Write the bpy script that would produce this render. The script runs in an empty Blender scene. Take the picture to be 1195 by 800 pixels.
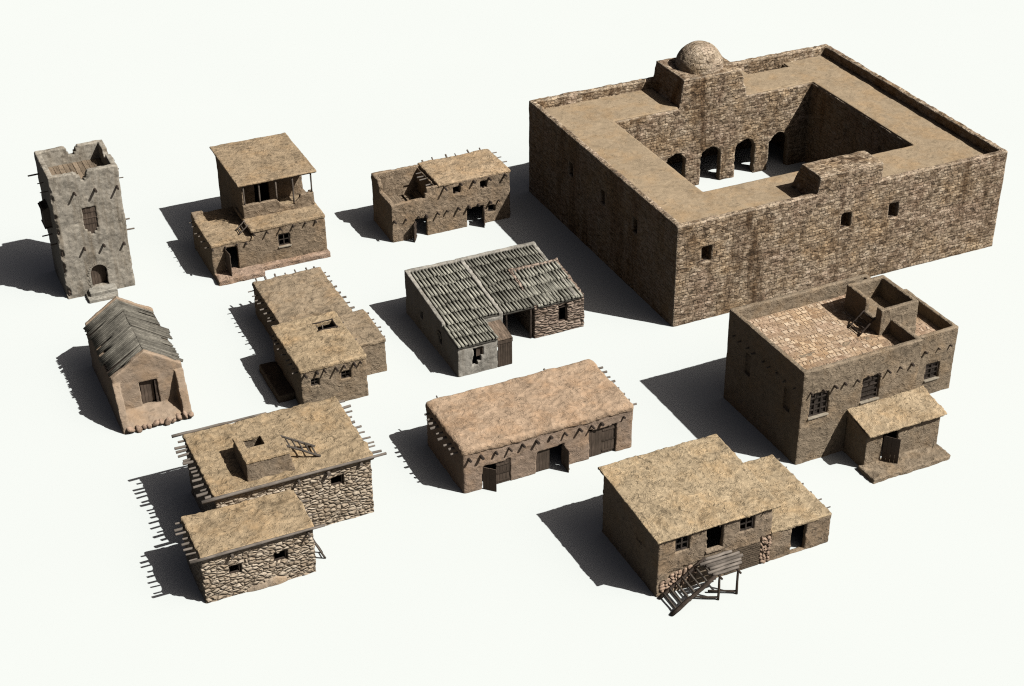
import bpy, bmesh, math, random
import numpy as np
from mathutils import Vector, Matrix
random.seed(7)
R = math.radians
S = bpy.context.scene
COL = S.collection

# ------------------------------------------------------------------ materials
class NT:
    def __init__(s, name):
        m = bpy.data.materials.new(name); m.use_nodes = True
        s.m = m; s.t = m.node_tree; s.n = s.t.nodes; s.l = s.t.links
        s.b = s.n['Principled BSDF']
        s.b.inputs['Roughness'].default_value = .95
        s.b.inputs['Specular IOR Level'].default_value = .12
        s.tc = s.n.new('ShaderNodeTexCoord')
    def new(s, t, **k):
        n = s.n.new(t)
        for a, v in k.items(): setattr(n, a, v)
        return n
    def put(s, sock, v):
        if isinstance(v, bpy.types.NodeSocket): s.l.new(v, sock)
        else: sock.default_value = v
    def pos(s, off=(0,0,0), scale=(1,1,1)):
        n = s.new('ShaderNodeMapping'); s.l.new(s.tc.outputs['Object'], n.inputs[0])
        n.inputs['Location'].default_value = off; n.inputs['Scale'].default_value = scale
        return n.outputs[0]
    def map(s, v, scale, rot=(0,0,0)):
        n = s.new('ShaderNodeMapping'); s.l.new(v, n.inputs[0])
        n.inputs['Scale'].default_value = scale; n.inputs['Rotation'].default_value = rot
        return n.outputs[0]
    def noise(s, v, scale, detail=4, rough=.6, dist=0):
        n = s.new('ShaderNodeTexNoise'); s.l.new(v, n.inputs['Vector'])
        n.inputs['Scale'].default_value = scale; n.inputs['Detail'].default_value = detail
        n.inputs['Roughness'].default_value = rough; n.inputs['Distortion'].default_value = dist
        return n.outputs[0]
    def math(s, op, a, b=0, clamp=False):
        n = s.new('ShaderNodeMath', operation=op, use_clamp=clamp)
        s.put(n.inputs[0], a); s.put(n.inputs[1], b); return n.outputs[0]
    def rng(s, v, a, b, c=0, d=1):
        n = s.new('ShaderNodeMapRange'); s.put(n.inputs[0], v)
        for i, x in zip((1,2,3,4), (a,b,c,d)): n.inputs[i].default_value = x
        return n.outputs[0]
    def ramp(s, v, stops):
        n = s.new('ShaderNodeValToRGB'); s.l.new(v, n.inputs[0]); e = n.color_ramp.elements
        while len(e) < len(stops): e.new(.5)
        for x, (p, c) in zip(e, stops): x.position = p; x.color = (*c, 1)
        return n.outputs[0]
    def mix(s, f, a, b, blend='MIX'):
        n = s.new('ShaderNodeMix', data_type='RGBA', blend_type=blend)
        s.put(n.inputs[0], f)
        for i, x in ((6, a), (7, b)):
            if isinstance(x, bpy.types.NodeSocket): s.l.new(x, n.inputs[i])
            else: n.inputs[i].default_value = (*x, 1)
        return n.outputs[2]
    def vmath(s, op, a, b):
        n = s.new('ShaderNodeVectorMath', operation=op)
        for i, x in enumerate((a, b)):
            if isinstance(x, bpy.types.NodeSocket): s.l.new(x, n.inputs[i])
            else: n.inputs[i].default_value = x
        return n.outputs[0]
    def xyz(s, v):
        n = s.new('ShaderNodeSeparateXYZ'); s.l.new(v, n.inputs[0]); return n.outputs
    def com(s, x, y, z):
        n = s.new('ShaderNodeCombineXYZ')
        for i, q in enumerate((x, y, z)): s.put(n.inputs[i], q)
        return n.outputs[0]
    def done(s, col, h=None, strength=.5, dist=.05):
        s.l.new(col, s.b.inputs['Base Color'])
        if h is not None:
            b = s.new('ShaderNodeBump'); b.inputs['Strength'].default_value = strength
            b.inputs['Distance'].default_value = dist
            s.l.new(h, b.inputs['Height']); s.l.new(b.outputs[0], s.b.inputs['Normal'])
        return s.m

def cm(c, f): return tuple(x * f for x in c)

def mud(name, c, seed, straw=.5, contrast=1.0, fine=1.0, tint=(1.12, .96, .76)):
    """mud plaster: soft patches of tone, short curling wisps of straw (pale) and cracks (dark), pits, pale worn arrises with sunlit rims painted in"""
    t = NT(name); p = t.pos((seed*7.3, seed*3.1, seed*1.7)); c = (c[0]*1.015, c[1]*.988, c[2]*.985)
    big = t.noise(p, .33, 4, .6, .6)
    mid = t.noise(p, .85*fine, 3, .58, 1.6)
    f = t.math('ADD', t.math('MULTIPLY', mid, .62), t.math('MULTIPLY', big, .38))
    f = t.rng(f, .5-.15/contrast, .5+.15/contrast)
    col = t.ramp(f, [(0, cm(c, .52)), (.25, cm(c, .80)), (.5, c), (.75, cm(c, 1.16)), (1, cm(c, 1.4))])
    hue = t.noise(p, .4, 4, .65)
    col = t.mix(t.rng(hue, .47, .66, 0, .5), col, t.mix(1.0, col, tint, 'MULTIPLY'))
    def wisps(freq, rot, dist, width, lo, hi, mf, off):
        q = t.vmath('ADD', t.map(p, tuple(.68*x for x in freq), rot), (off, off*.7, off*.3))
        a = t.math('ABSOLUTE', t.math('SUBTRACT', t.noise(q, 1.0, 2, .5, dist), .5))
        m = t.rng(t.noise(q, mf, 2, .5), lo, hi)
        return t.math('MULTIPLY', t.rng(a, 0, width, 1, 0), m)
    k = .4+straw
    l1 = wisps((1.3*fine, 2.3*fine, 1.9*fine), (.1, .2, .5), 2.2, .075, .47, .58, 1.6, 3)
    l2 = wisps((2.4*fine, 1.3*fine, 1.9*fine), (.3, .1, .2), 2.4, .075, .48, .59, 1.5, 9)
    d1 = wisps((1.2*fine, 2.1*fine, 1.8*fine), (.2, .1, -.4), 2.4, .05, .52, .60, 1.5, 15)
    d2 = wisps((1.9*fine, 1.1*fine, 1.7*fine), (.1, .3, .6), 2.6, .05, .53, .61, 1.6, 21)
    light = t.math('MAXIMUM', l1, l2); dark = t.math('MAXIMUM', d1, d2)
    col = t.mix(t.math('MULTIPLY', light, .5*k*contrast), col, cm(c, 1.5))
    col = t.mix(t.math('MULTIPLY', dark, .5*contrast), col, cm(c, .32))
    pit = t.noise(p, 1.3, 2, .55, 2.0)
    col = t.mix(t.rng(pit, .64, .69, 0, .7*contrast), col, cm(c, .25))
    geo = t.new('ShaderNodeNewGeometry')                  # worn arrises, the sunlit rim of the tops painted into the colour
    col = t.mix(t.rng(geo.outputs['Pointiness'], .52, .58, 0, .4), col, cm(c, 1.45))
    h = t.math('ADD', mid, t.math('MULTIPLY', t.math('SUBTRACT', light, dark), .28))
    return t.done(col, h, .75*min(1, contrast), .16)

def wall_uv(t, p, warp=.12):
    """u along the wall, v up it: the wall's own face decides which horizontal axis runs along it"""
    w = t.new('ShaderNodeTexNoise'); t.l.new(p, w.inputs['Vector']); w.inputs['Scale'].default_value = 1.3
    w.inputs['Detail'].default_value = 3
    q = t.vmath('ADD', p, t.vmath('MULTIPLY', t.vmath('SUBTRACT', w.outputs['Color'], (.5, .5, .5)), (warp*2,)*3))
    x, y, z = t.xyz(q)
    nx, ny, nz = t.xyz(t.tc.outputs['Normal'])
    side = t.math('GREATER_THAN', t.math('ABSOLUTE', nx), t.math('ABSOLUTE', ny))
    top = t.math('GREATER_THAN', t.math('ABSOLUTE', nz), .72)
    u = t.math('ADD', t.math('MULTIPLY', x, t.math('SUBTRACT', 1, side)), t.math('MULTIPLY', y, side))
    v = t.math('ADD', t.math('MULTIPLY', z, t.math('SUBTRACT', 1, top)), t.math('MULTIPLY', y, top))
    u = t.math('ADD', t.math('MULTIPLY', u, t.math('SUBTRACT', 1, top)), t.math('MULTIPLY', x, top))
    return u, v

def masonry(name, cols, seed, bw=.75, bh=.38, mortar=.06, mc=(.045, .034, .024), warp=.14, stain=.5, grit=.5, gaps=1.0):
    """coursed rough stone: bricks of uneven length and tone, worn joints, missing bits, rain streaks down the face"""
    t = NT(name); p = t.pos((seed*5.1, seed*2.3, seed*.7))
    u, v = wall_uv(t, p, warp)
    br = t.new('ShaderNodeTexBrick'); t.l.new(t.com(u, v, 0.0), br.inputs['Vector'])
    br.inputs['Color1'].default_value = (0, 0, 0, 1); br.inputs['Color2'].default_value = (1, 1, 1, 1)
    br.inputs['Mortar'].default_value = (.5, .5, .5, 1)
    br.inputs['Scale'].default_value = 1; br.inputs['Mortar Size'].default_value = mortar
    br.inputs['Mortar Smooth'].default_value = .9
    br.inputs['Brick Width'].default_value = bw; br.inputs['Row Height'].default_value = bh
    br.offset_frequency = 3; br.squash = .6; br.squash_frequency = 2
    n = t.noise(p, .55, 5, .7, .5); lump = t.noise(t.com(u, t.math('MULTIPLY', v, 1.7), 0.0), 1.5, 3, .65, .5)
    k = t.math('ADD', t.math('MULTIPLY', t.xyz(br.outputs['Color'])[0], 1-grit), t.math('MULTIPLY', t.rng(lump, .3, .7), grit))
    k = t.rng(k, .05, .95)
    col = t.ramp(k, [(i/(len(cols)-1), c) for i, c in enumerate(cols)])
    hue = t.noise(p, .3, 4, .65)
    col = t.mix(t.rng(hue, .5, .66, 0, .45), col, t.mix(1.0, col, (1.14, .96, .70), 'MULTIPLY'))
    col = t.mix(t.rng(hue, .5, .36, 0, .5), col, t.mix(1.0, col, (1.04, .95, .98), 'MULTIPLY'))
    col = t.mix(t.rng(n, .44, .62, 0, stain*.8), col, t.mix(1.0, col, (.55, .48, .42), 'MULTIPLY'))
    streak = t.noise(t.map(p, (.42, .42, .045)), 1.0, 5, .7)
    col = t.mix(t.rng(streak, .52, .64, 0, stain), col, t.mix(1.0, col, (.30, .24, .19), 'MULTIPLY'))
    hole = t.noise(t.com(u, t.math('MULTIPLY', v, 1.5), 0.0), 1.15, 3, .65, .8)
    gap = t.math('MULTIPLY', t.math('MULTIPLY', br.outputs['Fac'], gaps), t.rng(lump, .34, .58, 1.0, .35))
    gap = t.math('MAXIMUM', gap, t.rng(hole, .60, .68, 0, min(.9, 1.5*grit)))
    col = t.mix(gap, col, mc)
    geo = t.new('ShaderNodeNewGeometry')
    col = t.mix(t.rng(geo.outputs['Pointiness'], .515, .57, 0, .5), col, cols[-1])  # paler edges: wear, and the sunlit rims of wall tops put into the colour
    h = t.math('SUBTRACT', t.math('MULTIPLY', k, .8), gap)
    return t.done(col, h, .8, .13)

def rubble(name, cols, seed, scale=2.3, flat=1.7, mc=(.05, .038, .026), edge=.07):
    """irregular field stones, bedded flat: cells of a Voronoi with dark joints"""
    t = NT(name); p = t.pos((seed*4.1, seed*2.9, seed*1.3))
    w = t.new('ShaderNodeTexNoise'); t.l.new(p, w.inputs['Vector']); w.inputs['Scale'].default_value = 1.6; w.inputs['Detail'].default_value = 3
    q = t.vmath('ADD', p, t.vmath('MULTIPLY', t.vmath('SUBTRACT', w.outputs['Color'], (.5,)*3), (.24, .24, .16)))
    q = t.map(q, (1, 1, flat))
    a = t.new('ShaderNodeTexVoronoi', feature='DISTANCE_TO_EDGE'); b = t.new('ShaderNodeTexVoronoi', feature='SMOOTH_F1')
    c = t.new('ShaderNodeTexVoronoi', feature='F1')
    b.inputs['Smoothness'].default_value = .25
    for x in (a, b, c):
        t.l.new(q, x.inputs['Vector']); x.inputs['Scale'].default_value = scale; x.inputs['Randomness'].default_value = .9
    r = t.xyz(c.outputs['Color'])[0]; fine = t.noise(p, 4, 3, .7)
    k = t.math('ADD', t.math('MULTIPLY', r, .55), t.math('MULTIPLY', t.rng(fine, .3, .7), .45))
    col = t.ramp(k, [(i/(len(cols)-1), c2) for i, c2 in enumerate(cols)])
    jit = t.math('MULTIPLY', t.math('SUBTRACT', fine, .5), edge*1.2)
    gap = t.rng(t.math('ADD', a.outputs['Distance'], jit), 0, edge, 1, 0)
    col = t.mix(gap, col, mc)
    stain = t.noise(p, .45, 4, .6)
    col = t.mix(t.rng(stain, .5, .68, 0, .45), col, t.mix(1.0, col, (.62, .55, .47), 'MULTIPLY'))
    h = t.math('SUBTRACT', t.rng(a.outputs['Distance'], 0, edge*3.5), t.math('MULTIPLY', b.outputs['Distance'], .8))
    return t.done(col, t.math('ADD', h, t.math('MULTIPLY', fine, .4)), .8, .16)

def plaster(name, c, seed, dirt=.6):
    t = NT(name); p = t.pos((seed*6.1, seed*2.2, seed*.9))
    a = t.noise(p, .55, 6, .7, .5); b = t.noise(p, 3.2, 6, .75, .8)
    f = t.math('ADD', t.math('MULTIPLY', a, .5), t.math('MULTIPLY', b, .5))
    col = t.ramp(f, [(.34, cm(c, .34)), (.44, cm(c, .70)), (.5, c), (.57, cm(c, 1.22)), (.66, cm(c, 1.5))])
    s = t.noise(t.map(p, (1.6, 1.6, .16)), 1.0, 5, .7)
    col = t.mix(t.rng(s, .48, .68, 0, dirt), col, t.mix(1.0, col, (.5, .44, .37), 'MULTIPLY'))
    pit = t.noise(p, 2.6, 4, .8, 1.5)
    col = t.mix(t.rng(pit, .62, .68, 0, .65), col, cm(c, .33))
    return t.done(col, b, .5, .08)

def wood(name, c, seed=0, axis=0):
    """weathered timber, grain along one axis; every piece its own tone"""
    t = NT(name); p = t.pos((seed*3.3, seed*1.9, seed))
    sc = [9, 9, 9]; sc[axis] = .9
    g = t.noise(t.map(p, tuple(sc)), 1.0, 5, .7, .4)
    oi = t.new('ShaderNodeObjectInfo')
    v = t.math('MULTIPLY_ADD', oi.outputs['Random'], .4); t.put(v.node.inputs[2], .8)
    geo = t.new('ShaderNodeNewGeometry'); v = t.math('MULTIPLY', v, t.rng(geo.outputs['Random Per Island'], 0, 1, .7, 1.3))
    big = t.noise(p, 1.3, 3, .6)
    f = t.math('ADD', t.math('MULTIPLY', g, .65), t.math('MULTIPLY', big, .35))
    col = t.ramp(f, [(.32, cm(c, .38)), (.48, c), (.66, cm(c, 1.65))])
    col = t.mix(1.0, col, t.com(v, v, v), 'MULTIPLY')
    return t.done(col, g, .5, .03)

def simple(name, c, rough=.9):
    t = NT(name); p = t.pos(); n = t.noise(p, 3, 4, .6)
    t.b.inputs['Roughness'].default_value = rough
    return t.done(t.ramp(n, [(.3, cm(c, .7)), (.7, cm(c, 1.25))]), n, .2, .02)

# ------------------------------------------------------------------ solids as distance fields, meshed by surface nets
class Vox:
    def __init__(s, lo, hi, h=.09, seed=1):
        s.h = h; s.lo = np.array(lo, np.float32)
        n = [int(math.ceil((b-a)/h))+1 for a, b in zip(lo, hi)]
        s.n = n; s.rs = np.random.RandomState(seed)
        s.X = (lo[0]+h*np.arange(n[0], dtype=np.float32))[:, None, None]
        s.Y = (lo[1]+h*np.arange(n[1], dtype=np.float32))[None, :, None]
        s.Z = (lo[2]+h*np.arange(n[2], dtype=np.float32))[None, None, :]
        s.d = np.full(n, 5., np.float32)
    def sl(s, a, b, pad=.6):
        """the block of the grid near a box, so that small cuts stay cheap"""
        r = []
        for k in range(3):
            i = int(max(0, math.floor((a[k]-pad-s.lo[k])/s.h))); j = int(min(s.n[k], math.ceil((b[k]+pad-s.lo[k])/s.h)+1))
            r.append(slice(i, max(j, i)))
        return tuple(r)
    def _box(s, sl, a, b, r):
        X, Y, Z = s.X[sl[0]], s.Y[:, sl[1]], s.Z[:, :, sl[2]]
        q = [np.abs(P-(a[k]+b[k])/2)-(b[k]-a[k])/2+r for k, P in enumerate((X, Y, Z))]
        o = np.sqrt(np.maximum(q[0], 0)**2+np.maximum(q[1], 0)**2+np.maximum(q[2], 0)**2)
        return o+np.minimum(np.maximum(np.maximum(q[0], q[1]), q[2]), 0)-r
    def box(s, x0, x1, y0, y1, z0, z1, r=.05):
        a, b = (x0, y0, z0), (x1, y1, z1); sl = s.sl(a, b)
        s.d[sl] = np.minimum(s.d[sl], s._box(sl, a, b, min(r, (x1-x0)/2.01, (y1-y0)/2.01, (z1-z0)/2.01))); return s
    def cut(s, x0, x1, y0, y1, z0, z1, r=0):
        a, b = (x0, y0, z0), (x1, y1, z1); sl = s.sl(a, b)
        s.d[sl] = np.maximum(s.d[sl], -s._box(sl, a, b, r)); return s
    def shell(s, x0, x1, y0, y1, z0, z1, t=.45, r=.05):
        """four walls round an open room"""
        s.box(x0, x0+t, y0, y1, z0, z1, r).box(x1-t, x1, y0, y1, z0, z1, r)
        return s.box(x0, x1, y0, y0+t, z0, z1, r).box(x0, x1, y1-t, y1, z0, z1, r)
    def ball(s, x, y, z, r, cut=False, sq=(1, 1, 1)):
        a = (x-r/sq[0], y-r/sq[1], z-r/sq[2]); b = (x+r/sq[0], y+r/sq[1], z+r/sq[2]); sl = s.sl(a, b)
        X, Y, Z = s.X[sl[0]], s.Y[:, sl[1]], s.Z[:, :, sl[2]]
        q = np.sqrt(((X-x)*sq[0])**2+((Y-y)*sq[1])**2+((Z-z)*sq[2])**2)-r
        s.d[sl] = np.maximum(s.d[sl], -q) if cut else np.minimum(s.d[sl], q); return s
    def arch(s, x, w, z0, zs, y0, y1):
        """cut a round-headed opening through a wall that runs along x"""
        s.cut(x-w/2, x+w/2, y0, y1, z0, zs)
        r = w/2; sl = s.sl((x-r, y0, zs-r), (x+r, y1, zs+r))
        X, Y, Z = s.X[sl[0]], s.Y[:, sl[1]], s.Z[:, :, sl[2]]
        q = np.maximum(np.sqrt((X-x)**2+(Z-zs)**2)-r, np.maximum(y0-Y, Y-y1))
        s.d[sl] = np.maximum(s.d[sl], -q); return s
    def below(s, f):
        """keep only what lies under the surface z = f(X, Y)"""
        s.d = np.maximum(s.d, (s.Z-f(s.X, s.Y))*.95); return s
    def noise(s, scale):
        out = None
        m = [int(math.ceil(k*s.h/scale))+3 for k in s.n]
        g = s.rs.rand(*m).astype(np.float32)*2-1
        for ax in range(3):
            t = np.arange(s.n[ax])*s.h/scale; i = t.astype(int); f = (t-i).astype(np.float32); f = f*f*(3-2*f)
            sh = [1, 1, 1]; sh[ax] = -1; f = f.reshape(sh)
            g = np.take(g, i, ax)*(1-f)+np.take(g, i+1, ax)*f
        return g
    def rough(s, big=.05, small=.025, sb=1.1, ss=.28):
        s.d += big*s.noise(sb)+small*s.noise(ss); return s
    def mesh(s, name):
        d = s.d; h = s.h
        d[0], d[-1], d[:, 0], d[:, -1], d[:, :, 0], d[:, :, -1] = 1, 1, 1, 1, 1, 1
        ins = d < 0
        c = [ins[i:ins.shape[0]-1+i, j:ins.shape[1]-1+j, k:ins.shape[2]-1+k] for i in (0, 1) for j in (0, 1) for k in (0, 1)]
        allin = np.logical_and.reduce(c); anyin = np.logical_or.reduce(c)
        act = anyin & ~allin
        ijk = np.argwhere(act); idx = np.full(act.shape, -1, np.int64); idx[act] = np.arange(len(ijk))
        acc = np.zeros((len(ijk), 3)); cnt = np.zeros(len(ijk))
        I, J, K = ijk.T
        for ax in range(3):
            o1, o2 = [a for a in range(3) if a != ax]
            for u in (0, 1):
                for v in (0, 1):
                    a = [0, 0, 0]; a[o1] = u; a[o2] = v; b = list(a); b[ax] = 1
                    da = d[I+a[0], J+a[1], K+a[2]].astype(float); db = d[I+b[0], J+b[1], K+b[2]].astype(float)
                    m = (da < 0) != (db < 0); t = np.where(m, da/np.where(m, da-db, 1), 0)
                    p = np.tile(np.array(a, float), (len(ijk), 1)); p[:, ax] = t
                    acc += p*m[:, None]; cnt += m
        V = (ijk+acc/cnt[:, None])*h+s.lo
        F = []
        for ax in range(3):
            o1, o2 = ((1, 2), (2, 0), (0, 1))[ax]
            sA = [slice(None)]*3; sB = [slice(None)]*3; sA[ax] = slice(0, -1); sB[ax] = slice(1, None)
            A, B = ins[tuple(sA)], ins[tuple(sB)]
            for val in (True, False):
                e = np.argwhere((A == val) & (B != val))
                e = e[(e[:, o1] > 0) & (e[:, o2] > 0)]
                q = []
                for u, v in ((-1, -1), (0, -1), (0, 0), (-1, 0)):
                    w = e.copy(); w[:, o1] += u; w[:, o2] += v; q.append(idx[w[:, 0], w[:, 1], w[:, 2]])
                q = np.stack(q, 1)
                F.append(q if val else q[:, ::-1])
        F = np.concatenate(F)
        me = bpy.data.meshes.new(name)
        me.vertices.add(len(V)); me.vertices.foreach_set('co', V.astype(np.float32).ravel())
        me.loops.add(F.size); me.loops.foreach_set('vertex_index', F.astype(np.int32).ravel())
        me.polygons.add(len(F)); me.polygons.foreach_set('loop_start', np.arange(0, F.size, 4, dtype=np.int32))
        me.update(); me.validate()
        me.polygons.foreach_set('use_smooth', np.ones(len(F), bool))
        return me

# ------------------------------------------------------------------ plain mesh builder
class MB:
    def __init__(s): s.b = bmesh.new()
    def box(s, x0, x1, y0, y1, z0, z1, M=None, bev=0):
        g = bmesh.ops.create_cube(s.b, size=1)['verts']
        bmesh.ops.scale(s.b, vec=(x1-x0, y1-y0, z1-z0), verts=g)
        bmesh.ops.translate(s.b, vec=((x0+x1)/2, (y0+y1)/2, (z0+z1)/2), verts=g)
        if bev:
            ed = list({e for v in g for e in v.link_edges})
            r = bmesh.ops.bevel(s.b, geom=ed, offset=bev, segments=1, affect='EDGES'); g = list({v for f in r['faces'] for v in f.verts} | {v for v in g if v.is_valid})
        if M is not None: bmesh.ops.transform(s.b, matrix=M, verts=g)
        return s
    def log(s, a, b, r, r2=None, seg=8, wob=.06, n=4):
        """a slightly crooked round pole from a to b"""
        a, b = Vector(a), Vector(b); d = b-a; L = d.length; q = d.to_track_quat('X', 'Z')
        r2 = r if r2 is None else r2; rings = []
        for i in range(n+1):
            t = i/n; rr = (r+(r2-r)*t)*(1+random.uniform(-.1, .1))
            off = Vector((0, random.uniform(-1, 1), random.uniform(-1, 1)))*r*wob*8*(0 if i in (0, n) else 1)*.5
            rings.append([s.b.verts.new(a+q @ (Vector((L*t, rr*math.cos(6.2832*k/seg), rr*math.sin(6.2832*k/seg)))+off)) for k in range(seg)])
        for i in range(n):
            for k in range(seg):
                f = s.b.faces.new((rings[i][k], rings[i][(k+1) % seg], rings[i+1][(k+1) % seg], rings[i+1][k])); f.smooth = True
        s.b.faces.new(rings[0][::-1]); s.b.faces.new(rings[-1]); return s
    def stone(s, x, y, z, rx, ry, rz):
        g = bmesh.ops.create_icosphere(s.b, subdivisions=2, radius=1)['verts']
        ph = [random.uniform(0, 6) for _ in range(6)]
        for v in g:
            c = v.co; k = 1+.16*math.sin(3*c.x+ph[0])+.14*math.sin(3.4*c.y+ph[1])+.14*math.sin(3.1*c.z+ph[2])+random.uniform(-.04, .04)
            v.co = Vector((c.x*rx, c.y*ry, c.z*rz))*k
        bmesh.ops.rotate(s.b, matrix=Matrix.Rotation(random.uniform(0, 6), 3, 'Y'), verts=g)
        bmesh.ops.translate(s.b, vec=(x, y, z), verts=g)
        for f in {f for v in g for f in v.link_faces}: f.smooth = True
        return s
    def mesh(s, name):
        me = bpy.data.meshes.new(name); s.b.normal_update(); s.b.to_mesh(me); s.b.free(); return me

def link(name, me, mat, parent=None, loc=None, rot=None, scale=None):
    o = bpy.data.objects.new(name, me); COL.objects.link(o)
    if mat is not None and not me.materials: me.materials.append(mat)
    if parent is not None: o.parent = parent
    if loc is not None: o.location = loc
    if rot is not None: o.rotation_euler = rot
    if scale is not None: o.scale = scale
    return o
def vpart(name, v, mat, parent): return link(name, v.mesh(name), mat, parent)
def mpart(name, b, mat, parent, **k): return link(name, b.mesh(name), mat, parent, **k)
def thing(name, label, cat, loc, yaw=25.4, group=None):
    o = bpy.data.objects.new(name, None); COL.objects.link(o)
    o.location = (loc[0], loc[1], loc[2] if len(loc) > 2 else 0); o.rotation_euler = (0, 0, R(yaw))
    o['label'] = label; o['category'] = cat
    if group: o['group'] = group
    o.empty_display_size = .5
    return o

# one pole-end mesh shared by every projecting roof beam
def unit_beam():
    b = MB(); b.log((0, 0, 0), (1, 0, 0), 1, .93, seg=9, wob=.0, n=3)
    return b.mesh('roof_beam')
BEAM = {}
def beam(root, p, d, L, r, mat, name='roof_beam', jit=.05):
    """a log through the wall: p where it leaves the wall, d its direction, L how far it sticks out"""
    if mat.name not in BEAM:
        BEAM[mat.name] = unit_beam(); BEAM[mat.name].materials.append(mat)
    d = Vector(d).normalized(); d = (d+Vector((random.uniform(-jit, jit), random.uniform(-jit, jit), random.uniform(-jit, jit)))).normalized()
    inside = .25
    o = bpy.data.objects.new(name, BEAM[mat.name]); COL.objects.link(o); o.parent = root
    o.location = Vector(p)-d*inside; o.rotation_euler = (d.to_track_quat('X', 'Z') @ Matrix.Rotation(random.uniform(0, 6), 4, 'X').to_quaternion()).to_euler()
    rr = r*random.uniform(.72, 1.22); o.scale = (L*random.uniform(.6, 1.3)+inside, rr, rr)
    return o
def lin(a, b, n): return [a+(b-a)*i/(n-1) for i in range(n)] if n > 1 else [a]
def beams(root, mat, along, a, b, n, fixed, z, d, L=.45, r=.09, j=.2, name='roof_beam'):
    for q in lin(a, b, n):
        q += random.uniform(-j, j); zz = z+random.uniform(-.05, .05)
        p = (q, fixed, zz) if along == 'x' else (fixed, q, zz)
        beam(root, p, d, L, r, mat, name)

def planks(b, x0, x1, z0, z1, y, t=.06, n=5, gap=.02, M=None):
    """upright boards side by side in the xz plane"""
    w = (x1-x0)/n
    for i in range(n):
        dz = random.uniform(-.03, .03)
        b.box(x0+i*w+gap/2, x0+(i+1)*w-gap/2, y+random.uniform(0, .02), y+t+random.uniform(0, .02), z0, z1+dz, M)
    return b
def leaf(root, hinge, width, z0, z1, ang, mat, name='door', battens=True):
    """a plank door hung at hinge (x, y); ang is the direction its free edge points, in degrees"""
    b = MB(); planks(b, 0, width, 0, z1-z0, -.03, .06, max(3, int(width/.28)))
    if battens:
        for zz in (.3, (z1-z0)/2, z1-z0-.3): b.box(.04, width-.04, .045, .10, zz-.07, zz+.07)
    return mpart(name, b, mat, root, loc=(hinge[0], hinge[1], z0), rot=(0, 0, R(ang)))
def window(root, x0, x1, z0, z1, y, mat, nx=2, nz=2, t=.07, sill=None, back=None, name='window'):
    """timber frame with bars, set in an opening of a wall that runs along x"""
    b = MB(); f = .09
    b.box(x0, x0+f, y, y+.12, z0, z1).box(x1-f, x1, y, y+.12, z0, z1)
    b.box(x0+f, x1-f, y, y+.12, z1-f, z1).box(x0+f, x1-f, y, y+.12, z0, z0+f)
    for i in range(1, nx):
        x = x0+(x1-x0)*i/nx; b.box(x-t/2, x+t/2, y+.02, y+.10, z0+f, z1-f)
    for i in range(1, nz):
        z = z0+(z1-z0)*i/nz; b.box(x0+f, x1-f, y+.035, y+.085, z-t/2, z+t/2)
    if back is not None: b.box(x0+f*.5, x1-f*.5, y+.16, y+.22, z0+f*.5, z1-f*.5)
    o = mpart(name, b, mat, root)
    if sill is not None:
        s = MB().box(x0-.1, x1+.1, y-.28, y+.1, z0-.14, z0-.01, bev=.02); mpart('sill', s, sill, o)
    return o
def ladder(label, root_loc, yaw, A, B, w, rungs, mat, r=.07, name='ladder'):
    """a rough pole ladder from foot A to head B (local), w wide across y"""
    t = thing(name, label, 'ladder', root_loc, yaw)
    A, B = Vector(A), Vector(B); side = Vector((0, 1, 0))*w/2
    d = (B-A).normalized()
    if abs(d.y) > abs(d.x): side = Vector((1, 0, 0))*w/2
    for s in (-1, 1): mpart('rail', MB().log(A+side*s, B+side*s, r, r*.85, wob=.05), mat, t)
    for i in range(rungs):
        q = A+(B-A)*((i+.6)/rungs)
        mpart('rung', MB().log(q-side*1.12, q+side*1.12, r*.62, wob=.04, n=2, seg=7), mat, t)
    return t

# ------------------------------------------------------------------ palette
W_DARK = wood('dark_timber', (.050, .038, .030), 1)
W_DOOR = wood('door_planks', (.075, .056, .042), 2, 2)
W_BEAM = wood('beam_timber', (.135, .112, .090), 3)
W_GREY = wood('grey_log', (.175, .150, .125), 4)
W_DECK = wood('deck_planks', (.19, .145, .10), 5, 1)
W_FRAME = wood('frame_timber', (.040, .032, .026), 6, 2)
W_STEP = wood('tread_timber', (.10, .085, .07), 8)
W_RED = wood('plank_brown', (.135, .100, .072), 7, 1)
SILL = simple('pale_sill', (.34, .295, .225))
STONE_PINK = plaster('field_stone', (.40, .285, .205), 3, .2)
STONE_STEP = plaster('step_stone', (.36, .335, .28), 8, .4)

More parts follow.
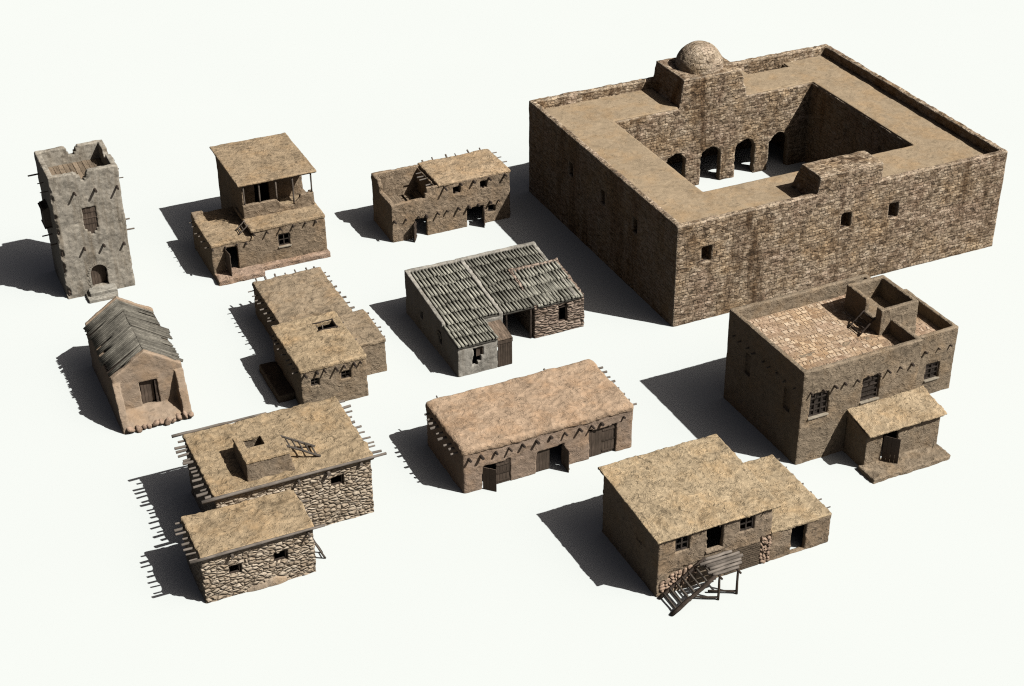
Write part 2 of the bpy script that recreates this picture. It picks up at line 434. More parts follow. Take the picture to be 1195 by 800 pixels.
# ------------------------------------------------------------------ 1. grey watch tower
def tower():
    t = thing('stone_tower', 'tall grey plastered square tower with notched parapet and arched door at its foot', 'tower', (-45.54, 137.45))
    m = plaster('tower_plaster', (.37, .332, .268), 1, .75)
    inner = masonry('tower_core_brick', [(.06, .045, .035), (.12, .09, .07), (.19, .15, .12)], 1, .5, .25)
    v = Vox((-.6, -.6, -.4), (7.2, 7.2, 13.7), .085, 11)
    v.shell(0, 6.6, 0, 6.6, -.3, 13.1, .55, .06)
    for a, b, z in ((2.5, 3.7, 12.95), (2.7, 3.55, 12.7), (3.05, 3.5, 12.4), (3.0, 3.3, 12.2)): v.cut(a, b, -.3, .8, z, 14)
    for a, b, z in ((2.9, 4.0, 12.9), (3.0, 3.85, 12.5), (3.15, 3.65, 12.2)): v.cut(a, b, 5.9, 7, z, 14)
    v.cut(-.3, .8, 3.1, 3.45, 12.8, 14).cut(5.9, 7, 2.9, 4.3, 12.75, 14).cut(5.9, 7, 3.3, 4.0, 12.5, 14)
    v.arch(3.32, 1.55, .75, 2.3, -.3, .9)
    v.cut(2.65, 3.95, -.2, .22, 7.05, 9.35).cut(2.95, 3.75, -.2, .2, 6.75, 7.2).cut(3.2, 3.5, -.2, .2, 6.45, 7)
    rs = random.Random(3)
    for i in range(34):                                   # chipped arris: plaster gone from the corner
        z = rs.uniform(.2, 12.3); v.ball(rs.uniform(-.12, .05), rs.uniform(-.12, .03), z, rs.uniform(.13, .30)*(1.4 if z < 5 else 1), True, (1, 1, .7))
    for i in range(9): v.ball(6.62, -.02, rs.uniform(.2, 5), rs.uniform(.08, .2), True)
    v.rough(.04, .035, .8, .25)
    vpart('wall', v, m, t)
    c = Vox((-.2, -.2, -.4), (6.8, 6.8, 12.6), .1, 5).shell(.12, 6.48, .12, 6.48, -.3, 11.9, .3, .02)
    c.arch(3.32, 1.65, .75, 2.3, -.3, .9); c.cut(2.5, 4.1, 0, .7, 6.3, 9.5)
    vpart('wall_core', c, inner, t)
    b = MB(); n = 12
    for i in range(n):
        x = .5+5.6*i/n; b.box(x+.02, x+5.6/n-.02, .5, 6.1, 11.3+random.uniform(-.02, .02), 11.42+random.uniform(-.02, .02))
    mpart('roof_deck', b, W_DECK, t)
    b = MB(); planks(b, 2.6, 4.0, 6.4, 9.4, .13, .06, 5)
    for z in (7.6, 8.2, 8.8): b.box(2.66, 3.94, .09, .13, z-.05, z+.05)
    mpart('shutter', b, W_DOOR, t)
    b = MB()                                              # stones round the arch
    for i in range(13):
        a = math.pi*(i+.5)/13; L = .2+.1*(i % 2)
        M = Matrix.Translation((3.32-math.cos(a)*(.8+L/2), -.015, 2.3+math.sin(a)*(.8+L/2))) @ Matrix.Rotation(-(math.pi-a), 4, 'Y')
        b.box(-L/2, L/2, -.03, .1, -.085, .085, M, .015)
    for s in (-1, 1):
        for i in range(6):
            L = .2+.14*(i % 2); x = 3.32+s*(.8+L/2); b.box(x-L/2, x+L/2, -.035, .1, .8+i*.25+.015, .8+(i+1)*.25-.015, None, .015)
    mpart('door_surround', b, m, t)
    leaf(t, (2.6, .42), 1.5, .75, 3.0, 12, W_DOOR)
    s = Vox((1.2, -2.1, -.3), (5.2, .3, 1.1), .05, 6).box(1.7, 4.55, -1.75, .1, -.2, .34, .03).box(2.0, 4.65, -1.1, .1, -.2, .74, .03).rough(.035, .025, .7, .2)
    vpart('doorstep', s, STONE_STEP, t)
    for x, z in ((2.2, 11.15), (4.15, 11.1), (6.25, 11.0), (2.3, 5.2), (4.15, 5.15), (6.1, 4.9)): beam(t, (x, 0, z), (0, -1, 0), .62, .14, W_DARK)
    for y, z in ((1.0, 11.3), (3.1, 11.3), (5.2, 11.3), (1.2, 5.6), (3.4, 5.6)): beam(t, (0, y, z), (-1, 0, 0), .85, .07, W_DARK); beam(t, (6.6, y, z), (1, 0, 0), .85, .07, W_BEAM)
    b = MB()                                              # boxed bay on the shaded side
    b.box(-.62, .02, 2.4, 4.2, 6.9, 8.9).box(-.70, .02, 2.3, 4.3, 6.8, 6.9)
    M = Matrix.Translation((0, 0, 9.0)) @ Matrix.Rotation(R(-24), 4, 'Y'); b.box(-.82, .05, 2.3, 4.3, -.06, .04, M)
    mpart('bay', b, W_FRAME, t)
tower()

# ------------------------------------------------------------------ 2. house with the roofed upper terrace
def portico_house():
    t = thing('mud_house', 'mud house on a pinkish plinth, flat roof on thin posts over its terrace', 'house', (-31.10, 140.09))
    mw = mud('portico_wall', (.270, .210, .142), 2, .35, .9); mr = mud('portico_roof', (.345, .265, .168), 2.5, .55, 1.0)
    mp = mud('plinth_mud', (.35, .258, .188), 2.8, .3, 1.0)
    vpart('plinth', Vox((-.6, -.5, -.3), (12.3, 2.6, 1.0), .06, 21).box(-.1, 4.65, .0, 2.2, -.2, .60, .14).box(4.5, 11.9, 1.05, 2.2, -.2, .60, .14).rough(.05, .03, .8, .25), mp, t)
    v = Vox((-.7, 1.0, -.3), (12.3, 14.4, 8.7), .09, 22)
    v.shell(-.15, 4.3, 1.6, 9.0, -.2, 3.7, .45, .08).shell(4.2, 11.75, 1.6, 13.8, -.2, 4.5, .45, .08)
    v.box(-.15, 1.1, 8.5, 9.0, 3.4, 4.05, .1).box(-.15, .25, 7.6, 9.0, 3.4, 4.0, .1)
    v.box(4.2, 4.6, 7, 13.8, 4, 8.25).box(4.2, 4.42, 4.6, 7.2, 4, 8.25, .03).box(4.2, 11.3, 13.4, 13.8, 4, 8.25).box(10.9, 11.3, 7, 13.8, 4, 8.25).box(4.2, 11.3, 7, 7.4, 4, 8.25)
    v.cut(6.2, 7.7, 6.6, 7.8, 4.65, 7.5)
    v.cut(1.2, 2.5, 1.2, 2.4, .55, 3.15).cut(6.72, 7.95, 1.2, 2.4, 2.1, 3.4)
    v.rough(.045, .03); vpart('wall', v, mw, t)
    p = Vox((3.6, 3.6, 4.2), (12, 6.6, 6.5), .06, 23)
    p.box(4.1, 11.55, 4.1, 4.5, 4.3, 6.05, .08).box(11.15, 11.55, 4.1, 4.8, 4.3, 6.05, .08)
    p.ball(8.9, 4.3, 6.4, 1.0, True, (.75, 1, .85)).cut(8.5, 9.42, 3.8, 4.8, 5.1, 6.6)
    p.rough(.05, .03); vpart('parapet', p, mw, t)
    vpart('terrace_floor', Vox((-.7, 1.0, 3.2), (4.6, 9.4, 4.2), .08, 24).box(-.2, 4.25, 1.55, 9.02, 3.4, 3.82, .12).rough(.05, .03), mr, t)
    vpart('lower_roof', Vox((3.6, 1.0, 4.0), (12.3, 7.6, 5.0), .08, 25).box(3.95, 11.8, 1.54, 7.2, 4.2, 4.62, .12).rough(.05, .03), mr, t)
    vpart('upper_roof', Vox((3.3, 3.4, 7.9), (12.5, 14.8, 8.9), .08, 26).box(3.75, 12.0, 4.0, 14.2, 8.22, 8.45, .06).rough(.035, .02), mr, t)
    for x in (4.35, 5.95, 7.7, 9.45, 11.4): mpart('post', MB().log((x, 4.3, 5.9 if x != 9.45 else 4.9), (x, 4.3, 8.25), .085, wob=.02), W_BEAM, t)
    mpart('eave_beam', MB().log((4.0, 4.3, 8.16), (11.9, 4.3, 8.16), .09, wob=.02, n=6), W_BEAM, t)
    leaf(t, (1.22, 1.65), 1.3, .62, 3.05, -84, W_DOOR)
    leaf(t, (1.3, 2.2), 1.2, .62, 3.05, 78, W_DARK, 'door_panel')
    window(t, 6.74, 7.93, 2.12, 3.38, 1.72, W_FRAME, 2, 2, .1, SILL)
    beams(t, W_DARK, 'x', .15, 3.3, 4, 1.6, 3.35, (0, -1, 0), .3, .11)
    beams(t, W_DARK, 'x', 4.4, 10.9, 6, 1.6, 4.12, (0, -1, 0), .4, .11)
    beams(t, W_BEAM, 'y', 2.4, 8.2, 6, -.15, 3.3, (-1, 0, 0), .5, .08)
    ladder('short ladder from the lower terrace up to the roofed terrace of the mud house', (-31.10, 140.09), 25.4, (2.95, 3.0, 3.87), (4.0, 3.0, 4.75), 1.05, 3, W_BEAM, .07)
portico_house()

# ------------------------------------------------------------------ 3. half ruined house with an open room
def ruined_house():
    t = thing('ruined_house', 'half ruined two storey mud house whose left room has lost its roof', 'house', (-14.70, 149.14), 25.3)
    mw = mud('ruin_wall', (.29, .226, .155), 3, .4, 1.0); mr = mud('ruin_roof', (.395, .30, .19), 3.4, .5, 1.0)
    v = Vox((-.7, -.7, -.3), (14.1, 6.5, 6.2), .085, 31)
    v.shell(0, 13.4, 0, 5.75, -.2, 5.5, .42, .08).box(5.0, 5.4, .2, 5.5, 2.4, 5.3)
    v.cut(.0-.5, 3.75, -.5, .9, 4.3, 7).cut(-.5, .9, -.5, 3.45, 4.32, 7)
    v.cut(-.5, .9, 3.4, 3.9, 5.1, 7).cut(3.6, 3.95, -.5, .9, 4.9, 7)
    v.cut(2.62, 3.9, -.5, .9, 0-.5, 2.1).cut(8.45, 10.35, -.5, .9, -.5, 2.1)
    v.cut(6.9, 7.75, -.5, .9, 4.1, 4.95).cut(9.95, 10.8, -.5, .9, 4.1, 4.95).cut(10.85, 11.65, -.5, .9, 1.15, 1.95)
    v.rough(.055, .04); vpart('wall', v, mw, t)
    vpart('roof', Vox((4.8, -.6, 5.0), (14.0, 6.4, 6.0), .08, 32).box(5.25, 13.5, -.03, 5.85, 5.22, 5.62, .16).rough(.06, .04, .9, .25), mr, t)
    b = MB()
    for i in range(9): b.box(.45+i*.25, .45+i*.25+.22, .45, 5.3-random.uniform(0, .3), 2.5+random.uniform(-.02, .02), 2.58)
    for i in range(9, 18):
        if i in (10, 13, 14): continue
        b.box(.45+i*.25, .45+i*.25+.22, random.uniform(2.2, 3.6), 5.3, 2.5+random.uniform(-.03, .03), 2.58)
    mpart('floor', b, W_DECK, t)
    for y in (.9, 2.0, 3.2, 4.4): mpart('joist', MB().log((.3, y, 2.38), (5.1, y, 2.38), .1, wob=.02), W_BEAM, t)
    leaf(t, (2.64, .0), 1.1, 0.02, 2.0, -123, W_DOOR)
    leaf(t, (10.33, .0), 1.1, .02, 2.0, -112, W_DOOR)
    for x0, x1, z0, z1 in ((6.92, 7.73, 4.12, 4.93), (9.97, 10.78, 4.12, 4.93), (10.87, 11.63, 1.17, 1.93)): window(t, x0, x1, z0, z1, .22, W_FRAME, 1, 1)
    beams(t, W_DARK, 'x', .45, 12.1, 11, 0, 2.42, (0, -1, 0), .42, .11)
    beams(t, W_DARK, 'x', 5.9, 12.9, 5, 0, 5.2, (0, -1, 0), .6, .11)
    beams(t, W_BEAM, 'x', 5.7, 12.6, 6, 5.75, 5.55, (0, 1, .5), .35, .085)
    beams(t, W_GREY, 'y', 1.2, 5.0, 4, 13.4, 5.3, (1, 0, 0), .65, .075)
    beams(t, W_GREY, 'y', 1.6, 4.4, 4, 5.0, 5.1, (-1, 0, 0), .7, .085)
ruined_house()

# ------------------------------------------------------------------ 4. gabled hut
def gabled_hut():
    t = thing('gabled_hut', 'small gabled mud hut with a pitched roof of grey poles and stone edged porch', 'hut', (-35.21, 114.48))
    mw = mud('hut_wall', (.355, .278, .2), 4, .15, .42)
    def roofz(x): return 4.3+(1-np.abs(x-3.05)/3.05)*2.05
    v = Vox((-.6, -.6, -.3), (6.8, 12.8, 7.0), .085, 41)
    v.shell(0, 6.1, 1.8, 12.2, -.2, 7.5, .45, .04)
    v.below(lambda X, Y: roofz(X)+np.where((Y < 2.35) | (Y > 11.85), .24, -.12))
    a = Vox((-.6, -.6, -.3), (6.8, 12.8, 7.0), .085, 42)
    a.box(0, .6, 0, 2.2, -.2, 5, .16).box(5.35, 6.1, 0, 2.2, -.2, 5, .16); a.below(lambda X, Y: np.clip(.6+np.clip(Y, 0, 9)*1.9+.5*np.sin(np.clip(Y, 0, 2)*1.57), 0, 4.1)+0*X)
    f = Vox((-.6, -.6, -.3), (6.8, 12.8, 7.0), .085, 43)
    f.box(.2, 5.9, 0, 2.2, -.2, 2, .1); f.below(lambda X, Y: .42+.42*np.clip(Y, 0, 2)+0*X)
    v.d = np.minimum(np.minimum(v.d, a.d), f.d)
    v.cut(2.3, 3.8, 1.3, 2.6, 1.16, 3.55)
    v.rough(.06, .03, .9); vpart('wall', v, mw, t)
    W = wood('roof_pole', (.15, .138, .112), 41, 0)
    b = MB()
    for s in (-1, 1):
        M = Matrix.Translation((3.05, 0, 6.24)) @ Matrix.Rotation(s*math.atan(2.05/3.05), 4, 'Y'); b.box(*((0, 3.7) if s > 0 else (-3.7, 0)), 2.35, 11.75, -.05, .0, M)
    mpart('roof_boarding', b, W_DARK, t)
    for side in (-1, 1):
        b = MB(); y = 2.4; k = 0
        while y < 11.75:
            grp = random.choice((3, 4, 5, 6)); dz = random.uniform(-.03, .11); ext = random.uniform(-.35, .35); top = random.uniform(-.05, .12)
            skew = random.uniform(-.22, .22)
            for i in range(grp):
                if y > 11.75: break
                def P(s, q):                              # s: 0 ridge .. 1 eave
                    x = 3.05+side*3.05*s; return (x, y+q, 4.3+(1-s)*2.05+dz+.02)
                e = 1.06+ext*.35+random.uniform(-.02, .03)
                if random.random() < .09: e -= random.uniform(.2, .6)
                b.log(P(-.02+abs(top)*.2, 0), P(e, skew), .092, .085, seg=6, wob=.02, n=3)
                y += .262
            y += random.uniform(0, .09); k += 1
        mpart('roof_slope', b, W, t)
    mpart('ridge_pole', MB().log((3.05, 2.35, 6.22), (3.05, 11.8, 6.22), .12, wob=.02), W_DARK, t)
    leaf(t, (2.35, 2.15), 1.15, 1.2, 3.5, 8, W_DOOR)
    b = MB().box(3.56, 3.76, 1.95, 2.2, 1.18, 3.52).box(2.32, 3.76, 1.95, 2.2, 3.44, 3.56); mpart('door_frame', b, W_DARK, t)
    x = .3
    while x < 5.8:
        r = random.uniform(.22, .42)
        mpart('edge_stone', MB().stone(x+r, random.uniform(-.2, .12), random.uniform(.2, .52), r, r*.8, r*.72), STONE_PINK, t); x += r*1.6
gabled_hut()

# ------------------------------------------------------------------ 5. long house in three blocks
def stepped_house():
    t = thing('mud_house', 'long mud house of three joined flat roofed blocks with a hatch in the front roof', 'house', (-14.73, 120.55))
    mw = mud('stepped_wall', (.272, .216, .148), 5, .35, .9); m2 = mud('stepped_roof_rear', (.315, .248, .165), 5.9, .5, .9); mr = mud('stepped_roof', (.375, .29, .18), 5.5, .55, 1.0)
    v = Vox((-8.2, -.6, -.3), (3.6, 18.4, 4.7), .09, 51)
    v.shell(-6.05, 0, 0, 8.2, -.2, 4.1, .42, .08).shell(-4.85, 1.85, 8.0, 17.95, -.2, 3.35, .42, .08).shell(-.3, 2.95, 3.1, 8.9, -.2, 3.2, .42, .08)
    v.cut(-5.2, -4.4, -.5, .8, 2.3, 3.12).cut(-2.4, -1.47, -.5, .8, 2.28, 3.12)
    v.rough(.05, .035); vpart('wall', v, mw, t)
    v = Vox((-6.7, -.6, 3.5), (.6, 8.9, 4.8), .08, 52).box(-6.12, .06, -.06, 8.3, 3.86, 4.30, .14).cut(-2.46, -.78, 5.55, 6.8, 3, 5).rough(.06, .04, .9, .25); vpart('roof', v, mr, t)
    v = Vox((-5.5, 7.6, 3.0), (2.5, 18.4, 4.3), .08, 53).box(-4.92, 1.92, 8.0, 18.0, 3.15, 3.58, .14).rough(.08, .05, .8, .3); vpart('roof', v, m2, t)
    v = Vox((-.4, 2.6, 2.6), (3.6, 9.6, 3.9), .08, 54).box(0.02, 3.02, 3.05, 8.95, 3.0, 3.46, .14).rough(.06, .04, .9, .25); vpart('roof', v, m2, t)
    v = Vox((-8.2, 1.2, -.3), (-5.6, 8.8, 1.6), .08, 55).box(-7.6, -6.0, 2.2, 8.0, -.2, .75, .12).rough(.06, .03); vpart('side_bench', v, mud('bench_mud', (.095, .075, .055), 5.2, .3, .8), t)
    b = MB()
    for y in (5.5, 6.85): b.log((-2.6, y, 4.32), (-.65, y, 4.34), .07, wob=.03)
    b.log((-.74, 5.4, 4.33), (-.74, 6.95, 4.33), .07); mpart('hatch_frame', b, W_DARK, t)
    mpart('hatch_ladder', MB().log((-2.2, 6.2, 1.5), (-2.3, 6.5, 4.2), .06).log((-1.7, 6.2, 1.5), (-1.8, 6.5, 4.2), .06), W_BEAM, t)
    for x0, x1 in ((-5.18, -4.42), (-2.38, -1.49)): window(t, x0, x1, 2.32, 3.1, .16, W_FRAME, 2, 2, .08)
    beams(t, W_DARK, 'x', -5.6, -.4, 7, 0, 3.75, (0, -1, 0), .5, .1)
    beams(t, W_GREY, 'y', .7, 7.6, 9, -6.05, 3.6, (-1, 0, 0), .42, .085)
    beams(t, W_GREY, 'y', 9.2, 17.2, 10, -4.85, 3.0, (-1, 0, 0), .6, .085)
    beams(t, W_BEAM, 'x', -4.4, 1.4, 7, 17.95, 3.46, (0, 1, .45), .4, .09)
    beams(t, W_BEAM, 'y', 9.6, 17.2, 8, 1.85, 3.36, (1, 0, 0), .42, .09)
    beams(t, W_BEAM, 'y', 3.8, 8.3, 6, 2.95, 3.15, (1, 0, 0), .42, .085)
    beams(t, W_BEAM, 'y', 3.4, 7.6, 5, 0, 3.95, (1, 0, 0), .25, .085)
stepped_house()

# ------------------------------------------------------------------ 6. house under split cane roofs
def ribbed(b, x0, x1, y0, y1, zf, pitch=.34, seed=1, over=.12):
    """courses of overlapping half-round canes laid down the slope; sheets of differing length and lift"""
    rs = random.Random(seed); L = y1-y0; nc = max(3, int(round(L/1.45)))
    for c in range(nc):
        sheets = []; x = x0
        while x < x1-.3: w = rs.uniform(1.0, 2.2); sheets.append((x, min(x+w, x1))); x += w
        if sheets[-1][1] < x1: sheets[-1] = (sheets[-1][0], x1)
        for (a, e) in sheets:
            ya = y0+L*c/nc+rs.uniform(-.3, .2)*(c > 0); yb = y0+L*(c+1)/nc+.3
            if c == nc-1: yb = y1
            lift = rs.uniform(0, .05); tilt = rs.uniform(-.02, .03)
            n = max(2, int(round((e-a)/pitch)))
            for i in range(n):
                xx = a+(e-a)*(i+.5)/n; r = (e-a)/n*rs.uniform(.34, .42); j = rs.uniform(-.04, .04)
                pa = Vector((xx+j, ya+rs.uniform(-.05, .05), zf(xx, ya)+.22+lift+rs.uniform(-.03, .03))); pb = Vector((xx+j, yb, zf(xx, yb)+.02+lift+tilt))
                seg = 5; ra = []; rb = []
                for k in range(seg+1):
                    q = math.pi*k/seg; o = Vector((math.cos(q)*r, 0, math.sin(q)*r*1.15-.03))
                    ra.append(b.b.verts.new(pa+o)); rb.append(b.b.verts.new(pb+o))
                for k in range(seg):
                    f = b.b.faces.new((ra[k], rb[k], rb[k+1], ra[k+1])); f.smooth = True
                b.b.faces.new(ra); b.b.faces.new(rb[::-1]); b.b.faces.new((ra[0], ra[-1], rb[-1], rb[0]))
    return b
def cane_house():
    t = thing('cane_roof_house', 'low L shaped house under grey ribbed cane roofs with whitewashed ridge walls', 'house', (-6.88, 123.46))
    mw = plaster('whitewash', (.36, .335, .285), 6, .45)
    ms = rubble('flat_stone', [(.15, .11, .085), (.28, .21, .16), (.40, .31, .24), (.52, .42, .33)], 6, 1.3, 3.0, (.05, .037, .028), .09)
    mc = wood('cane', (.265, .253, .205), 61, 1); mu = simple('cane_underlay', (.075, .07, .058))
    zf = lambda x, y: 3.05+.105*y
    v = Vox((-.5, -.5, -.3), (14.2, 13.4, 5.2), .085, 61)
    v.box(0, .4, 0, 12.8, -.2, 5.5).box(13.2, 13.6, 3.2, 12.8, -.2, 5.5).box(0, 13.6, 12.4, 12.8, -.2, 5.5)
    v.box(0, 3.9, 0, .4, -.2, 5.5).box(3.5, 3.9, 0, 3.4, -.2, 5.5).box(5.55, 5.95, 3.2, 12.8, -.2, 5.5).box(3.7, 5.95, 3.2, 3.6, -.2, 5.5)
    v.below(lambda X, Y: 3.05+.105*Y+np.where(((X < .42) & (Y > 3.6)) | ((X > 5.5) & (X < 6.0)) | (Y > 12.38) | (X > 13.18), .26, -.04))
    v.cut(1.55, 2.5, -.4, .8, 1.75, 2.6).cut(1.45, 2.3, -.4, .8, 1.2, 1.9).cut(1.4, 1.95, -.4, .8, .85, 1.5)
    v.cut(-.4, .8, 3.9, 4.6, 1.3, 2.2).cut(-.4, .8, 8.5, 9.1, 1.5, 2.3)
    v.rough(.035, .025); vpart('wall', v, mw, t)
    s = Vox((8.6, 2.6, -.3), (14.9, 9.6, 4.7), .075, 62)
    s.shell(9.1, 14.3, 3.1, 9.0, -.2, 5.5, .45, .05); s.below(lambda X, Y: 3.3+.17*(Y-3.1)+np.where((X > 13.9) | (X < 9.5) | (Y > 8.6), .14, -.08))
    s.cut(11.6, 12.5, 2.6, 4, 1.1, 2.9); s.rough(.05, .06, .8, .22); vpart('stone_wall', s, ms, t)
    mpart('roof', ribbed(MB(), .42, 5.5, 3.3, 12.4, zf, seed=1), mc, t)
    mpart('roof', ribbed(MB(), -.05, 3.98, -.15, 3.5, zf, seed=2), mc, t)
    mpart('roof', ribbed(MB(), 6.0, 13.2, 3.1, 12.4, zf, seed=3), mc, t)
    mpart('roof', ribbed(MB(), 9.35, 14.1, 2.95, 8.7, lambda x, y: 3.3+.17*(y-3.1)-.02, seed=4), mc, t)
    b = MB()
    for x0, x1, y0, y1, s0, k, dz in ((.42, 5.55, 3.2, 12.4, .105, 0, 0), (.05, 3.85, -.1, 3.3, .105, 0, 0), (5.95, 13.2, 3.15, 12.4, .105, 0, 0)):
        M = Matrix.Translation((0, y0, 3.05+s0*y0)) @ Matrix.Rotation(math.atan(s0), 4, 'X'); b.box(x0, x1, 0, (y1-y0)/math.cos(math.atan(s0)), -.06, .012, M)
    M = Matrix.Translation((0, 3.0, 3.3-.02)) @ Matrix.Rotation(math.atan(.17), 4, 'X'); b.box(9.4, 14.0, 0, 5.75, -.05, .01, M)
    mpart('roof_underlay', b, mu, t)
    b = MB()
    for i in range(6):
        x = 3.95+i*.24; b.box(x, x+.22, -.1+random.uniform(-.05, .05), 2.6, -.03, .03, Matrix.Translation((0, 0, 2.9)) @ Matrix.Rotation(R(9.5), 4, 'X'))
    mpart('porch_roof', b, W_RED, t)
    b = MB(); planks(b, 3.95, 5.35, .03, 2.45, -.02, .06, 6); b.box(3.92, 5.4, -.06, .0, 2.45, 2.8); mpart('door', b, W_DOOR, t)
    mpart('side_panel', MB().box(5.3, 5.38, .05, 2.4, .02, 2.8), W_DOOR, t)
    for x, y in ((6.3, 3.35), (8.8, 3.35)): mpart('post', MB().log((x, y, -.05), (x, y, 3.3), .1), W_DARK, t)
    mpart('eave_beam', MB().log((5.9, 3.3, 3.28), (9.15, 3.3, 3.28), .1), W_DARK, t)
    b = MB().box(11.62, 11.72, 3.3, 3.4, 1.1, 2.7).box(12.4, 12.48, 3.3, 3.4, 1.1, 2.7).box(11.72, 12.4, 3.3, 3.4, 1.1, 1.2).box(11.72, 12.4, 3.3, 3.4, 2.55, 2.68); mpart('window', b, W_DARK, t)
    b = MB().box(2.42, 2.5, .1, .2, 1.6, 2.6); planks(b, 1.9, 2.42, 1.6, 2.58, .25, .05, 2); mpart('window', b, W_DOOR, t)
    b = MB()
    for i in range(9):
        a = math.pi*i/8; b.box(-.1, -.02, 4.25-math.cos(a)*.42-.09, 4.25-math.cos(a)*.42+.09, 2.1+math.sin(a)*.35-.09, 2.1+math.sin(a)*.35+.09)
    mpart('window_surround', b, SILL, t)
cane_house()

# ------------------------------------------------------------------ 7. long barn
def barn():
    t = thing('mud_barn', 'long low mud barn with one broad pinkish roof and three plank double doors', 'barn', (-5.77, 106.0))
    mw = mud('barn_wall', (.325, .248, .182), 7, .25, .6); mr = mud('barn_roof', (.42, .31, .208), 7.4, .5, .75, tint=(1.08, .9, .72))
    v = Vox((-.6, -.6, -.3), (16.2, 8.6, 4.6), .085, 71)
    v.shell(0, 15.55, 0, 7.9, -.2, 4.1, .5, .3)
    for a, b, z in ((1.7, 4.2, 2.27), (6.58, 9.08, 2.25), (11.42, 13.95, 2.85)): v.cut(a, b, -.5, .9, -.5, z)
    v.rough(.07, .03, 1.3); vpart('wall', v, mw, t)
    r = Vox((-.7, -.7, 3.3), (16.3, 8.7, 5.1), .085, 72).box(-.1, 15.6, -.1, 8.0, 3.55, 4.42, .38).rough(.09, .05, 1.0, .3); vpart('roof', r, mr, t)
    leaf(t, (1.74, .02), 1.2, .03, 2.2, -47, W_DOOR); leaf(t, (4.18, .12), 1.24, .03, 2.2, 180, W_DOOR)
    leaf(t, (6.6, .2), 1.24, .03, 2.18, 0, W_DOOR); leaf(t, (9.06, .02), 1.05, .03, 2.18, -92, W_DOOR)
    leaf(t, (11.44, .2), 1.24, .03, 2.7, 0, W_DOOR); leaf(t, (13.93, .25), 1.24, .03, 2.7, 180, W_DOOR)
    for x in (.55, 1.6, 2.9, 4.1, 5.3, 6.55, 7.85, 9.15, 10.5, 11.6, 12.5, 14.6): beam(t, (x, 0, 3.35), (.05, -1, 0), .4, .12, W_DARK)
    beams(t, W_GREY, 'y', .9, 7.2, 9, 0, 3.6, (-1, 0, 0), .65, .11)
    beams(t, W_GREY, 'y', .8, 7.2, 8, 15.55, 3.75, (1, 0, 0), .65, .11)
    for x in (1.2, 11.2): beam(t, (x, 7.9, 4.1), (0, 1, .5), .35, .09, W_BEAM)
barn()

